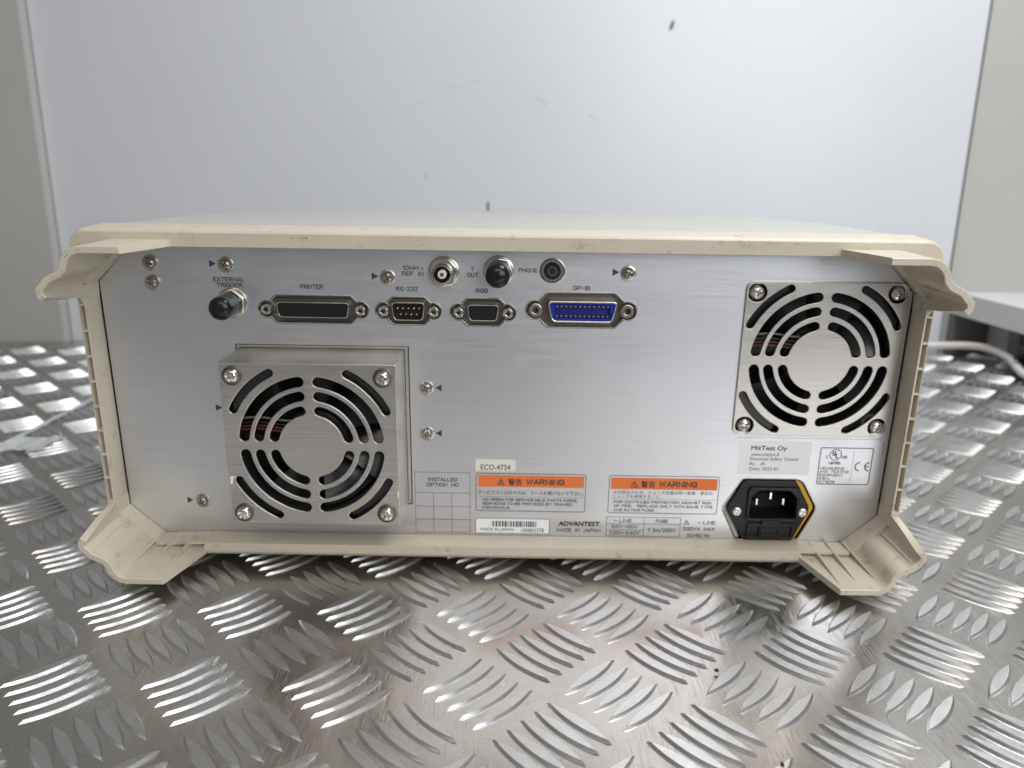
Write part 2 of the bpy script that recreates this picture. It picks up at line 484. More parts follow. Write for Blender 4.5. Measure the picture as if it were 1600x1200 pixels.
# direction check: travelling side -> bottom, inside of the corner is towards smaller u and w
test = offset_poly(PROF, 1.0)
SGN = 1.0 if sum(p[0] + p[1] for p in test) < sum(p[0] + p[1] for p in PROF) else -1.0
def prof_at(y):
    """bumper profile at depth y: the two free edges widen towards the case"""
    t = (y + 46) / 32.0; t = max(0, min(1.3, t))
    P = list(PROF)
    P[0] = (209.3 + 1.4 * min(1, t * 1.5), 59.3 - 3.7 * t); P[1] = (211.0, 61.5 - 3.4 * t)
    P[-1] = (171.0 - 9.5 * t, 84.7)
    return P
def cpt(u, w, sx, sz): return (sx * u, MID + sz * w)
def bumper(sx, sz):
    ys = [-46, -45.5, -38, -30, -22, -14, -4]
    mb = MB(); vs = []; fs = []; n = len(PROF)
    for i, y in enumerate(ys):
        P = prof_at(y)
        o = offset_poly(P, SGN * (0.35 if i == 0 else 0.0)); q = offset_poly(P, SGN * (3.0 if i == 0 else 3.3))
        for (u, w) in o: x, z = cpt(u, w, sx, sz); vs.append((x, y, z))
        for (u, w) in q: x, z = cpt(u, w, sx, sz); vs.append((x, y, z))
    for i in range(len(ys) - 1):
        a = i * 2 * n; b = a + 2 * n
        for k in range(n - 1):
            fs.append((a + k, a + k + 1, b + k + 1, b + k)); fs.append((a + n + k, b + n + k, b + n + k + 1, a + n + k + 1))
        fs.append((a, b, b + n, a + n)); fs.append((a + n - 1, a + 2 * n - 1, b + 2 * n - 1, b + n - 1))
    for k in range(n - 1): fs.append((k, n + k, n + k + 1, k + 1))
    mb.add(vs, fs)
    bp = mb.build('corner_bumper', 'beige', inst, 27)
    # inner floor of the corner and the chamfer wall next to the panel
    wb = 81.3 if sz > 0 else 78.1
    c0 = (207.0, 62.2 if sz < 0 else 61.8); c1 = ((189.0, wb + 1.2) if sz < 0 else (187.5, wb))
    fl = [cpt(*p, sx, sz) for p in [(209.5, 57), c0, (c0[0] - .2, c0[1] + .2), c1, (163, wb), (163, 83)] + [q for q in reversed(offset_poly(PROF, SGN * 1.2)[2:-1])]]
    MB().prism(fl, -5.5, -1).build('corner_web', 'beige', bp)
    d = Vector((c1[0] - c0[0], c1[1] - c0[1])).normalized(); nn = Vector((-d.y, d.x)) * (1 if (-d.y + d.x) > 0 else -1)
    q = [Vector(c0), Vector(c1), Vector(c1) + nn * 1.8, Vector(c0) + nn * 1.8]
    if nn.x + nn.y < 0: q = [Vector(c0), Vector(c1), Vector(c1) - nn * 1.8, Vector(c0) - nn * 1.8]
    MB().prism([cpt(p.x, p.y, sx, sz) for p in q], -11.5, -0.2).build('chamfer_wall', 'beige', bp)
    MB().prism([cpt(207.25, 54.6, sx, sz), cpt(*c0, sx, sz), cpt(c0[0] + 1.4, c0[1], sx, sz), cpt(208.6, 54.6, sx, sz)], -13.6, -.25).build('side_wall', 'beige', bp)
    MB().prism([cpt(161.0, wb + .05, sx, sz), cpt(c1[0] - .05, max(c1[1], wb + .05), sx, sz), cpt(c1[0], c1[1] + 1.4, sx, sz), cpt(161.0, wb + 1.5, sx, sz)], -12.6, -.25).build('ledge_wall', 'beige', bp)
    # blocks stepping down from the chamfer, as moulded
    for t0, t1, h in ((.0, .28, 3.4), (.66, 1.0, 3.6)):
        a = Vector(c0).lerp(Vector(c1), t0); b = Vector(c0).lerp(Vector(c1), t1); n2 = (q[2] - q[1]).normalized()
        pts = [a + n2 * 1.7, b + n2 * 1.7, b + n2 * h, a + n2 * h]
        MB().prism([cpt(p.x, p.y, sx, sz) for p in pts], -12.5, -5).build('step_block', 'beige', bp)
    # ribs
    for (a, a2, b, b2) in (((180, 77.6 if sz < 0 else 80.8), (183.0, 82.0), (180, 83.5), (183.0, 83.5)),
                           ((170.8, 78.0 if sz < 0 else 80.8), (173.2, 81.6), (170.8, 83.5), (173.2, 83.5)),
                           ((189.2, 77.6), (193.0, 80.6), (190.6, 82.8), (194.4, 82.0)),
                           ((204.3, 66.4), (205.4, 66.6), (207.6, 69.0), (207.0, 69.0))):
        vs = []
        for (y, i, o) in ((-2, a, b), (-44.2, a2, b2)):
            t = (Vector(o) - Vector(i)).normalized(); s_ = Vector((-t.y, t.x)) * .55
            for p in (Vector(i) - s_, Vector(i) + s_, Vector(o) + s_, Vector(o) - s_):
                x, z = cpt(p.x, p.y, sx, sz); vs.append((x, y, z))
        MB().add(vs, [(0, 1, 5, 4), (1, 2, 6, 5), (2, 3, 7, 6), (3, 0, 4, 7), (0, 3, 2, 1), (4, 5, 6, 7)]).build('rib', 'beige', bp)
def bumper_wear(bp, sx, sz, n=14):
    P = offset_poly(PROF, SGN * 1.7); rw = random.Random(int(5 + sx + 3 * sz)); mb = MB()
    for _ in range(n):
        k = rw.randrange(0, len(P) - 1); t = rw.random()
        u = P[k][0] + (P[k + 1][0] - P[k][0]) * t + rw.uniform(-.9, .9); w = P[k][1] + (P[k + 1][1] - P[k][1]) * t + rw.uniform(-.9, .9)
        r = rw.uniform(.08, .3); x, z = cpt(u, w, sx, sz)
        mb.prism([(x + r * rw.uniform(.6, 1.6) * math.cos(a), z + r * rw.uniform(.5, 1.2) * math.sin(a)) for a in [2 * PI * q / 6 for q in range(6)]], -46.06, -46.01)
    tag(mb.build('rim_chips', 'scuffb', bp), kind='stuff')
for sx in (-1, 1):
    for sz in (-1, 1):
        bumper(sx, sz)
        bumper_wear([o for o in inst.children if o.name.startswith('corner_bumper')][-1], sx, sz)

# ---- case section (x, z) and bezel
def section(ins=0.0, dz=0.0, n=6, db=0.0):
    out = []
    X = 211.4 - min(ins, .25); T = 174.2 - ins; r = 8.0
    def arc(cx, cz, rx, rz, a0, a1):
        for k in range(n + 1):
            a = math.radians(a0 + (a1 - a0) * k / n); out.append((cx + rx * math.cos(a), cz + rz * math.sin(a)))
    arc(X - r, T - r - dz, r, r, 0, 90); arc(-X + r, T - r - dz, r, r, 90, 180)
    B = -0.2 + ins - db
    arc(-X + 12, B + 12, 12, 12, 180, 270); arc(X - 12, B + 12, 12, 12, 270, 360)
    return out
def loft(stations, name, m, caps=(True, True), smooth=40, parent=None):
    mb = MB(); vs = []; fs = []
    for y, pts in stations: vs += [(x, y, z) for x, z in pts]
    n = len(stations[0][1])
    for i in range(len(stations) - 1):
        for k in range(n):
            k2 = (k + 1) % n; fs.append((i * n + k, i * n + k2, (i + 1) * n + k2, (i + 1) * n + k))
    if caps[0]: fs.append(tuple(range(n)))
    if caps[1]: fs.append(tuple((len(stations) - 1) * n + k for k in range(n)))
    mb.add(vs, fs)
    return mb.mesh(name, m, smooth)
band = loft([(-14, section(1.6)), (-13.4, section(.8)), (-12.4, section(.25)), (-11, section(0)), (8, section(-.6, 0)), (9.2, section(.4)), (14, section(.8))], 'bezel', 'beige', (False, False))
hole = []
INNER = [(211, 210)]
def hole_quad(sx, sz):
    """inner edge of the bezel ring in one corner, side to bottom"""
    wb = 81.3 if sz > 0 else 78.1
    P = offset_poly(PROF, SGN * .35)[1:-1]
    return [cpt(*p, sx, sz) for p in [(207.3, 55.0), (208.0, 57.2)] + P + [(164.0, 84.3), (161.5, wb)]]
hole = hole_quad(1, 1) + list(reversed(hole_quad(-1, 1))) + hole_quad(-1, -1) + list(reversed(hole_quad(1, -1)))
slots = []
for sx in (-1, 1):
    for k in range(8):
        z1 = 136.2 - 13.25 * k; z0 = z1 - 12.2
        slots.append([(sx * 208.3, z0), (sx * 210.75, z0), (sx * 210.75, z1), (sx * 208.3, z1)])
    slots.append([(sx * 208.6, 137.2), (sx * 210.75, 137.2), (sx * 210.75, 140.4)])
    slots.append([(sx * 208.6, 29.2), (sx * 210.75, 29.2), (sx * 210.75, 26.0)])
ring = plate('bezel', section(1.5, 0), [hole] + slots, -14, -0.3, 'beige', .12)
mb = MB().absorb(band); mb.absorb(ring)
bz = mb.build('bezel', 'beige', inst, 40)
cover = loft([(9.5, section(1.0, .0)), (10.5, section(.5, .0)), (120, section(0, 3, db=1)), (295, section(0.5, 10.6, db=11)), (300, section(2, 11.5, db=11)), (303, section(6, 13, db=9))], 'cover', 'cover', (False, True))  # far bottom lowered, unseen, to block light passing under the case
link('cover', cover, inst)
MB().box(-208, 208, 1.6, 9, 1.5, 4).box(-209, -207.2, 1.0, 290, 3, 160).box(207.2, 209, 1.0, 290, 3, 160).build('inner_liner', 'dark', inst)
# worn inset on the cover edge, right
wp = plate('worn_inset', rrect(-9, 9, -2.6, 2.6, 2.4), [circ(1, 0, 1.5, 12)], -.3, 0, 'cream', .12)
o = link('worn_inset', wp, inst, (172, 4.5, 174.3), (-PI / 2, 0, 0))
MB().lathe(0, 0, [(2, 0.05), (1.9, -.1), (.5, -.12)], 14).build('screw', 'dull', o, loc=(1, 0, 0))

rs = random.Random(11)
for x, z, w_, h_ in [(-103, 170.8, 2.2, .5), (-96, 171.0, 1.6, .9), (-40, 168.6, 3.2, .3), (-47, 172.0, 1.8, .3), (62, 170.2, 1.4, .3), (140, 171.5, 2.4, .35), (-130, 172.3, 2.0, .25), (-8, 3.2, 2.0, .4), (-85, 2.6, 1.4, .5), (110, 2.4, 2.6, .3)]:
    pts = []
    for k in range(10):
        a = 2 * PI * k / 10; rr_ = rs.uniform(.45, 1.1); pts.append((x + w_ * rr_ * math.cos(a) * .5, z + h_ * rr_ * math.sin(a) * .5))
    MB().prism(pts, -14.06, -14.02).build('scuff_mark', 'scuffb', bz)
# ---- rear panel sheet with cut-outs
def conn_cut(cx, cz, bw, bh, ex, re, ch, grow=0.0):
    bw += grow; bh += grow; re += grow
    a0 = math.acos(max(-1, min(1, (bw - ex) / re)))
    pts = [(-bw + ch, bh), (bw - ch, bh), (bw, bh - ch)]
    if bh - ch > re * math.sin(a0): pts[-1] = (bw, bh - ch)
    pts += [(ex + re * math.cos(a), re * math.sin(a)) for a in [a0 - 2 * a0 * k / 12 for k in range(13)]]
    pts += [(bw, -bh + ch), (bw - ch, -bh), (-bw + ch, -bh), (-bw, -bh + ch)]
    pts += [(-ex - re * math.cos(a), re * math.sin(a)) for a in [-a0 + 2 * a0 * k / 12 for k in range(13)]]
    pts += [(-bw, bh - ch)]
    return [(cx + x, cz + z) for x, z in rpoly(pts, .8, 2)]
CONN = dict(db25=(-98.4, 133.4, 22.2, 7.1, 24.1, 4.2, 3.4), db9=(-49.7, 133.4, 10.6, 7.1, 12.8, 4.1, 2.8),
            vga=(-11.5, 133.2, 10.6, 7.1, 12.6, 4.2, 2.8), gpib=(38.7, 134.9, 21.4, 8.9, 23.5, 4.8, 4.4))
inlet_hole = rpoly([(131.0, 43.3), (161.2, 43.3), (164.2, 41.2), (172.3, 27.3), (172.3, 24.6), (164.6, 6.9), (130.5, 5.9), (121.3, 23.8), (121.3, 26.4)], 1.5)
g = .25
pan_out = [(206.9 - g, 22.3), (206.9 - g, 146.4), (187.3, 166.5), (187, 169), (-187, 169), (-187.3, 166.5), (-206.9 + g, 146.4), (-206.9 + g, 22.3), (-189.3, 5.3 + g), (189.3, 5.3 + g)]
cuts = [conn_cut(*v) for v in CONN.values()]
cuts.append([(-140.6, 24.6), (-50.1, 24.6), (-50.1, 114.6), (-140.6, 114.6)])
cuts.append(rrect(123.5, 202.8, 70.4, 150.0, 3))
cuts.append(circ(23.4, 155.0, 6.0, 28))
cuts.append([(x, max(z, 6.4)) for x, z in inlet_hole])
# keep the cut-outs simple: use the corner screws of the right fan as round holes too
panel = link('rear_panel', plate('rear_panel', pan_out, cuts, 0, 1.5, 'panel', .12, 30), inst)

# ---- writing --------------------------------------------------------------
# engraved style capitals: polylines on a 4 x 6 grid, lower case letters fall back to the built-in font
def _o(x0, x1, z0, z1, r=1.3):
    return [(x0, z0 + r), (x0, z1 - r), (x0 + r * .3, z1 - r * .3), (x0 + r, z1), (x1 - r, z1), (x1 - r * .3, z1 - r * .3), (x1, z1 - r), (x1, z0 + r), (x1 - r * .3, z0 + r * .3), (x1 - r, z0), (x0 + r, z0), (x0 + r * .3, z0 + r * .3), (x0, z0 + r)]
def _bowl(x0, x1, z0, z1, r=1.2):
    return [(x0, z1), (x1 - r, z1), (x1 - r * .3, z1 - r * .3), (x1, z1 - r), (x1, z0 + r), (x1 - r * .3, z0 + r * .3), (x1 - r, z0), (x0, z0)]
GL = {
 'A': [[(0, 0), (2, 6), (4, 0)], [(.8, 2), (3.2, 2)]], 'B': [[(0, 0), (0, 6)], _bowl(0, 3.7, 3.1, 6), _bowl(0, 4, 0, 3.1)],
 'C': [[(4, 4.7), (3.6, 5.6), (2.7, 6), (1.3, 6), (.4, 5.6), (0, 4.7), (0, 1.3), (.4, .4), (1.3, 0), (2.7, 0), (3.6, .4), (4, 1.3)]],
 'D': [[(0, 0), (0, 6)], _bowl(0, 4, 0, 6, 1.8)], 'E': [[(3.7, 0), (0, 0), (0, 6), (3.7, 6)], [(0, 3.1), (3.2, 3.1)]], 'F': [[(0, 0), (0, 6), (3.7, 6)], [(0, 3.1), (3.1, 3.1)]],
 'G': [[(4, 4.7), (3.6, 5.6), (2.7, 6), (1.3, 6), (.4, 5.6), (0, 4.7), (0, 1.3), (.4, .4), (1.3, 0), (2.7, 0), (3.6, .4), (4, 1.3), (4, 2.8), (2.4, 2.8)]],
 'H': [[(0, 0), (0, 6)], [(4, 0), (4, 6)], [(0, 3), (4, 3)]], 'I': [[(0, 0), (0, 6)]], 'J': [[(3, 6), (3, 1.3), (2.6, .4), (1.7, 0), (1.1, 0), (.3, .4), (0, 1.4)]],
 'K': [[(0, 0), (0, 6)], [(3.8, 6), (0, 2.2)], [(1.4, 3.5), (4, 0)]], 'L': [[(0, 6), (0, 0), (3.5, 0)]], 'M': [[(0, 0), (0, 6), (2.3, .6), (4.6, 6), (4.6, 0)]],
 'N': [[(0, 0), (0, 6), (4, 0), (4, 6)]], 'O': [_o(0, 4.2, 0, 6, 1.7)], 'P': [[(0, 0), (0, 6)], _bowl(0, 4, 2.7, 6, 1.4)], 'Q': [_o(0, 4.2, 0, 6, 1.7), [(2.6, 1.6), (4.2, 0)]],
 'R': [[(0, 0), (0, 6)], _bowl(0, 3.9, 2.9, 6, 1.3), [(2.2, 2.9), (4, 0)]],
 'S': [[(3.8, 4.8), (3.4, 5.6), (2.6, 6), (1.3, 6), (.4, 5.6), (.1, 4.6), (.5, 3.7), (1.4, 3.2), (2.7, 2.9), (3.6, 2.3), (3.9, 1.4), (3.5, .4), (2.6, 0), (1.3, 0), (.4, .4), (0, 1.3)]],
 'T': [[(0, 6), (4, 6)], [(2, 6), (2, 0)]], 'U': [[(0, 6), (0, 1.4), (.4, .4), (1.4, 0), (2.6, 0), (3.6, .4), (4, 1.4), (4, 6)]], 'V': [[(0, 6), (2, 0), (4, 6)]],
 'W': [[(0, 6), (1.3, 0), (2.7, 5.4), (4.1, 0), (5.4, 6)]], 'X': [[(0, 0), (4, 6)], [(0, 6), (4, 0)]], 'Y': [[(0, 6), (2, 2.9), (4, 6)], [(2, 2.9), (2, 0)]], 'Z': [[(0, 6), (4, 6), (0, 0), (4, 0)]],
 'z': [[(0, 4), (2.4, 4), (0, 0), (2.4, 0)]],
 '0': [_o(0, 3.7, 0, 6, 1.6)], '1': [[(0, 4.8), (1.2, 6), (1.2, 0)]], '2': [[(0, 4.7), (.5, 5.6), (1.4, 6), (2.4, 6), (3.4, 5.5), (3.7, 4.5), (3.3, 3.4), (0, 0), (3.8, 0)]],
 '3': [[(.1, 5.1), (1.2, 6), (2.4, 6), (3.4, 5.5), (3.6, 4.6), (3.1, 3.6), (1.8, 3.2)], [(1.8, 3.15), (3.1, 2.9), (3.8, 1.9), (3.5, .7), (2.4, 0), (1.3, 0), (.4, .4), (0, 1.2)]],
 '4': [[(2.8, 0), (2.8, 6), (0, 1.7), (3.9, 1.7)]], '5': [[(3.5, 6), (.5, 6), (.2, 3.2), (1.3, 3.8), (2.5, 3.8), (3.5, 3.1), (3.8, 1.9), (3.4, .6), (2.4, 0), (1.2, 0), (.3, .5), (0, 1.2)]],
 '6': [[(3.5, 5.2), (2.6, 6), (1.4, 6), (.4, 5.3), (0, 3.8), (0, 1.6), (.6, .4), (1.6, 0), (2.6, 0), (3.5, .7), (3.8, 1.9), (3.4, 3.1), (2.4, 3.7), (1.4, 3.6), (.3, 2.8)]],
 '7': [[(0, 6), (3.8, 6), (1.4, 0)]], '8': [_o(.2, 3.6, 3.15, 6, 1.2), _o(0, 3.8, 0, 3.15, 1.3)],
 '9': [[(.3, .8), (1.2, 0), (2.4, 0), (3.4, .7), (3.8, 2.2), (3.8, 4.4), (3.2, 5.6), (2.2, 6), (1.2, 6), (.3, 5.3), (0, 4.1), (.4, 2.9), (1.4, 2.3), (2.4, 2.4), (3.6, 3.2)]],
 '-': [[(.4, 3), (2.2, 3)]], '/': [[(0, -.3), (2.6, 6.3)]], '.': [[(0, 0), (0, .7)]], ',': [[(.3, .7), (0, -.6)]], '~': [[(0, 2.6), (.6, 3.5), (1.4, 3.6), (2.6, 2.5), (3.4, 2.5), (4, 3.4)]], ' ': [],
}
def stroke_mesh(st, x0, x1, z0, z1, y, m, w, shear=0.0):
    lay = []; cur = 0.0
    for ch in st:
        if ch == ' ': cur += 2.6; continue
        g_ = GL[ch]; xs_ = [p[0] for l in g_ for p in l]
        for l in g_: lay.append([(p[0] - min(xs_) + cur, p[1]) for p in l])
        cur += max(xs_) - min(xs_) + 1.7
    hw = w / 2; ax = min(p[0] for l in lay for p in l); bx = max(p[0] for l in lay for p in l)
    kx = (x1 - x0 - w) / max(bx - ax, 1e-6) if bx > ax else 0; kz = (z1 - z0 - w) / 6.0
    mb = MB()
    for i, l in enumerate(lay):
        P = [Vector((x0 + hw + (p[0] - ax) * kx + shear * p[1] * kz, z0 + hw + p[1] * kz)) for p in l]
        P[0] = P[0] - (P[1] - P[0]).normalized() * hw * .8; P[-1] = P[-1] + (P[-1] - P[-2]).normalized() * hw * .8
        Lp = []; Rp = []
        for k, p in enumerate(P):
            a = (p - P[k - 1]).normalized() if k else (P[1] - p).normalized()
            b = (P[k + 1] - p).normalized() if k < len(P) - 1 else a
            n1 = Vector((-a.y, a.x)); n2 = Vector((-b.y, b.x)); n = n1 + n2
            n = n1 if n.length < .3 else n.normalized()
            q = n * hw / max(n.dot(n1), .55)
            Lp.append(p + q); Rp.append(p - q)
        n = len(P); yy = y - .0015 * (i % 5)
        mb.add([(v.x, yy, v.y) for v in Lp + Rp], [(k, k + 1, n + k + 1, n + k) for k in range(n - 1)])
    return mb.mesh('lettering', m, None)
def text_mesh(s, x0, x1, z0, z1, y, m, weight=0.0, shear=0.0, keep=False):
    cu = bpy.data.curves.new('lettering', 'FONT'); cu.body = s; cu.size = 1.0
    cu.resolution_u = 3; cu.shear = shear; cu.fill_mode = 'FRONT'; cu.extrude = 0
    me = curve_mesh(cu, 'lettering')
    if weight:                                   # heavier strokes: overlaid copies a hair apart
        bmx = bmesh.new(); base = [v.co.copy() for v in me.vertices]; faces = [tuple(p.vertices) for p in me.polygons]
        for q, (dx, dy) in enumerate(((0, 0), (weight, 0), (-weight, 0), (0, weight), (0, -weight))):
            nv = [bmx.verts.new((c.x + dx, c.y + dy, q * .0015 / S * S)) for c in base]
            for f in faces:
                try: bmx.faces.new([nv[t] for t in f])
                except ValueError: pass
        bmx.to_mesh(me); bmx.free()
    xs = [v.co.x for v in me.vertices]; ys = [v.co.y for v in me.vertices]
    ax, bx, ay, by = min(xs), max(xs), min(ys), max(ys)
    kx = (x1 - x0) / (bx - ax); kz = (z1 - z0) / (by - ay)
    for v in me.vertices:
        v.co = ((x0 + (v.co.x - ax) * kx) * S, (y - v.co.z) * S, (z0 + (v.co.y - ay) * kz) * S)
    me.update()
    return finish(me, m)
def text(s, x0, x1, z0, z1, parent, y=-0.05, m='ink', weight=0.012, shear=0.0):
    if all(c in GL for c in s) and m != 'inkblack' or m == 'ink' and all(c in GL for c in s):
        return link('lettering', stroke_mesh(s, x0, x1, z0, z1, y, m, max(.2, (z1 - z0) * (.15 + weight * 3)), shear), parent)
    return link('lettering', text_mesh(s, x0, x1, z0, z1, y, m, weight, shear), parent)
def frame(x0, x1, z0, z1, t, r, parent, y=-.05, name='printed_frame', m='ink'):
    return link(name, plate(name, rrect(x0, x1, z0, z1, r), [rrect(x0 + t, x1 - t, z0 + t, z1 - t, max(r - t, .05))], y, y + .03, m), parent)
def lines(segs, t, parent, y=-.05, name='printed_line', m='ink'):
    mb = MB()
    for i, (x0, z0, x1, z1) in enumerate(segs):
        yy = y - .003 * (i % 7)
        mb.box(min(x0, x1) - t / 2, max(x0, x1) + t / 2, yy, yy + .02, min(z0, z1) - t / 2, max(z0, z1) + t / 2)
    return mb.build(name, m, parent)
W = .012
for s, a, b, c, d in [('EXTERNAL', -148.6, -132.9, 147.0, 149.4), ('TRIGGER', -147.2, -134.0, 144.1, 146.5), ('PRINTER', -104.6, -93.0, 143.9, 146.3),
                      ('RS-232', -55.9, -44.7, 143.5, 145.8), ('10MH', -52.3, -44.2, 154.3, 156.6), ('z', -43.0, -41.7, 154.4, 156.0), ('REF  IN', -52.8, -41.7, 151.3, 153.6),
                      ('Y', -17.8, -16.2, 154.3, 156.5), ('OUT', -19.8, -13.8, 151.1, 153.4), ('PHONE', 6.3, 15.9, 154.0, 156.2), ('RGB', -15.3, -9.0, 143.2, 145.5),
                      ('GP-IB', 34.1, 42.9, 145.3, 147.6)]:
    text(s, a, b, c, d, panel)
def tri(x, z, s, right):
    p = [(x - s * .5, z + s * .55), (x - s * .5, z - s * .55), (x + s * .5, z)] if right else [(x + s * .5, z + s * .55), (x + s * .5, z - s * .55), (x - s * .5, z)]
    MB().prism(p, -.06, -.03).build('printed_arrow', 'ink', panel)
for x, z in [(-148.1, 156.1), (-66.3, 150.9), (55.5, 154.7), (-152.2, 79.5), (-173.2, 25.3)]: tri(x, z, 3.4, True)
for x, z in [(-35.0, 92.3), (-35.2, 66.8)]: tri(x, z, 3.4, False)
# option table
lines([(-48.6, 44.1, -18.4, 44.1), (-48.6, 7.8, -18.4, 7.8), (-48.6, 31.9, -18.4, 31.9), (-48.6, 23.8, -18.4, 23.8), (-48.6, 15.8, -18.4, 15.8),
       (-48.6, 7.8, -48.6, 44.1), (-18.4, 7.8, -18.4, 44.1), (-38.6, 7.8, -38.6, 31.9), (-28.5, 7.8, -28.5, 31.9)], .22, panel, name='printed_grid')
text('INSTALLED', -41.1, -25.4, 38.7, 41.0, panel); text('OPTION  NO', -42.1, -24.6, 35.6, 37.9, panel)
# ECO sticker
st = link('inventory_sticker', plate('inventory_sticker', rrect(-15.4, 6.5, 45.3, 52.1, .3), [], -.12, 0, 'cream'), inst); tag(st, 'cream inventory sticker')
text('ECO-4734', -12.5, 3.6, 46.0, 49.2, st, y=-.16, m='inkblack', weight=.008)
# warning labels
def hazard(x, z, w, parent, y=-.1, m='ink'):
    h = w * .9
    o = plate('hazard_triangle', rpoly([(x - w / 2, z), (x + w / 2, z), (x, z + h)], .25, 2), [rpoly([(x - w * .33, z + h * .12), (x + w * .33, z + h * .12), (x, z + h * .76)], .1, 2)], y, y + .03, m)
    o = link('hazard_triangle', o, parent)
    MB().prism([(x - w * .05, z + h * .3), (x + w * .05, z + h * .3), (x + w * .07, z + h * .6), (x - w * .07, z + h * .6)], y, y + .03).prism(circ(x, z + h * .2, w * .05, 8), y, y + .03).build('hazard_mark', m, parent)
def warning(x0, x1, z0, z1, lab):
    w = link('warning_label', plate('warning_label', rrect(x0, x1, z0, z1, 1.3), [rrect(x0 + .35, x1 - .35, z0 + .35, z1 - .35, 1.0)], -.07, -.03, 'ink'), inst)
    tag(w, lab); return w
w1 = warning(-15.3, 45.3, 21.4, 44.1, 'left orange headed warning label')
MB().box(-13.9, 44.2, -.06, -.02, 36.0, 42.9).build('orange_header', 'orange', w1)
hazard(-1.4, 37.2, 4.4, w1); text('警告', 2.6, 10.2, 37.0, 41.0, w1, y=-.1, weight=.02); text('WARNING', 12.4, 33.4, 37.5, 40.9, w1, y=-.1, weight=.02)
text('サービスマン以外の方は、ケースを開けないで下さい。', -14.0, 44.4, 31.3, 33.9, w1, weight=.008)
lines([(-13.3, 30.1, 44.0, 30.1)], .15, w1)
text('NO OPERATOR SERVICEABLE PARTS INSIDE.', -11.4, 41.0, 27.5, 29.2, w1, weight=.016)
text('SERVICING TO BE PROVIDED BY TRAINED', -11.4, 38.1, 25.1, 26.8, w1, weight=.016)
text('INDIVIDUALS.', -11.4, 3.9, 22.7, 24.4, w1, weight=.016)
w2 = warning(57.8, 118.3, 21.3, 44.0, 'right orange headed fuse warning label')
MB().box(58.9, 117.2, -.06, -.02, 35.8, 42.6).build('orange_header', 'orange', w2)
hazard(71.8, 37.0, 4.4, w2); text('警告', 75.4, 83.2, 36.9, 40.9, w2, y=-.1, weight=.02); text('WARNING', 85.4, 106.2, 37.4, 40.8, w2, y=-.1, weight=.02)
text('火災防止のため、ヒューズ交換は同一定格・型式の', 60.5, 115.0, 32.9, 35.1, w2, weight=.008)
text('ヒューズを使用すること。', 60.6, 86.9, 30.5, 32.5, w2, weight=.008)
lines([(59.5, 29.9, 116.8, 29.9)], .15, w2)
text('FOR CONTINUED PROTECTION AGAINST RISK', 61.0, 115.2, 27.3, 29.0, w2, weight=.016)
text('OF FIRE.   REPLACE ONLY WITH SAME TYPE', 61.1, 115.8, 24.9, 26.6, w2, weight=.016)
text('AND RATING FUSE.', 61.0, 83.9, 22.4, 24.1, w2, weight=.016)
# barcode sticker
bs = link('serial_sticker', plate('serial_sticker', rrect(-15.4, 26.0, 7.7, 17.1, .6), [], -.1, 0, 'label'), inst); tag(bs, 'white serial number sticker with barcode')
frame(-15.4, 26.0, 7.7, 17.1, .3, .6, bs, y=-.14)
mb = MB(); x = -6.1; rnd = random.Random(3)
while x < 18.3:
    w_ = rnd.choice([.25, .25, .5, .75]); mb.box(x, min(x + w_, 18.5), -.15, -.11, 11.9, 15.4); x += w_ + rnd.choice([.25, .3, .5, .7])
tag(mb.build('barcode', 'inkblack', bs), kind='stuff')
text('MADE IN JAPAN', -12.5, 5.9, 8.7, 11.1, bs, y=-.14, m='inkblack', weight=.004); text('100803378', 10.4, 22.7, 8.7, 11.1, bs, y=-.14, m='inkblack', weight=.004)
# maker name and ratings
text('ADVANTEST.', 30.7, 54.4, 12.9, 15.8, panel, weight=.045, shear=.12, m='inkblack')
text('MADE  IN  JAPAN', 30.2, 54.5, 9.3, 11.6, panel)
lines([(57.6, 18.9, 98.7, 18.9), (57.6, 7.3, 98.7, 7.3), (57.6, 7.3, 57.6, 18.9), (98.7, 7.3, 98.7, 18.9), (78.5, 7.3, 78.5, 18.9), (57.6, 14.9, 98.7, 14.9), (57.6, 11.0, 78.5, 11.0)], .25, panel, name='printed_grid')
text('~ LINE', 61.4, 71.6, 15.7, 17.8, panel); text('100V-120V', 60.2, 75.1, 12.0, 14.2, panel); text('220V-240V', 59.3, 76.4, 8.1, 10.3, panel)
text('FUSE', 85.0, 91.8, 15.7, 17.8, panel); text('T 5A/250V', 80.7, 96.4, 10.0, 12.3, panel)
hazard(102.1, 14.9, 3.4, panel, y=-.06); text('~ LINE', 108.2, 118.2, 15.1, 17.3, panel); text('200VA  MAX', 100.3, 118.1, 11.2, 13.4, panel); text('50/60 Hz', 102.7, 115.7, 7.2, 9.4, panel)
# test sticker
ms = link('test_sticker', plate('test_sticker', rrect(127.2, 166.0, 45.8, 65.0, 1.2), [], -.12, 0, 'label'), inst); tag(ms, 'white electrical safety test sticker')
K = dict(parent=ms, y=-.16, m='inkblack')
text('MitTest Oy', 133.4, 152.8, 59.2, 62.5, weight=.02, **K); text('www.mittest.fi', 133.6, 148.7, 56.6, 58.5, weight=.004, **K)
text('Electrical Safety Tested', 133.5, 159.2, 53.5, 55.9, weight=.004, **K); text('By:    JK', 133.5, 142.0, 50.9, 52.9, weight=.004, **K); text('Date: 2023-01', 133.6, 149.2, 48.2, 50.1, weight=.004, **K)
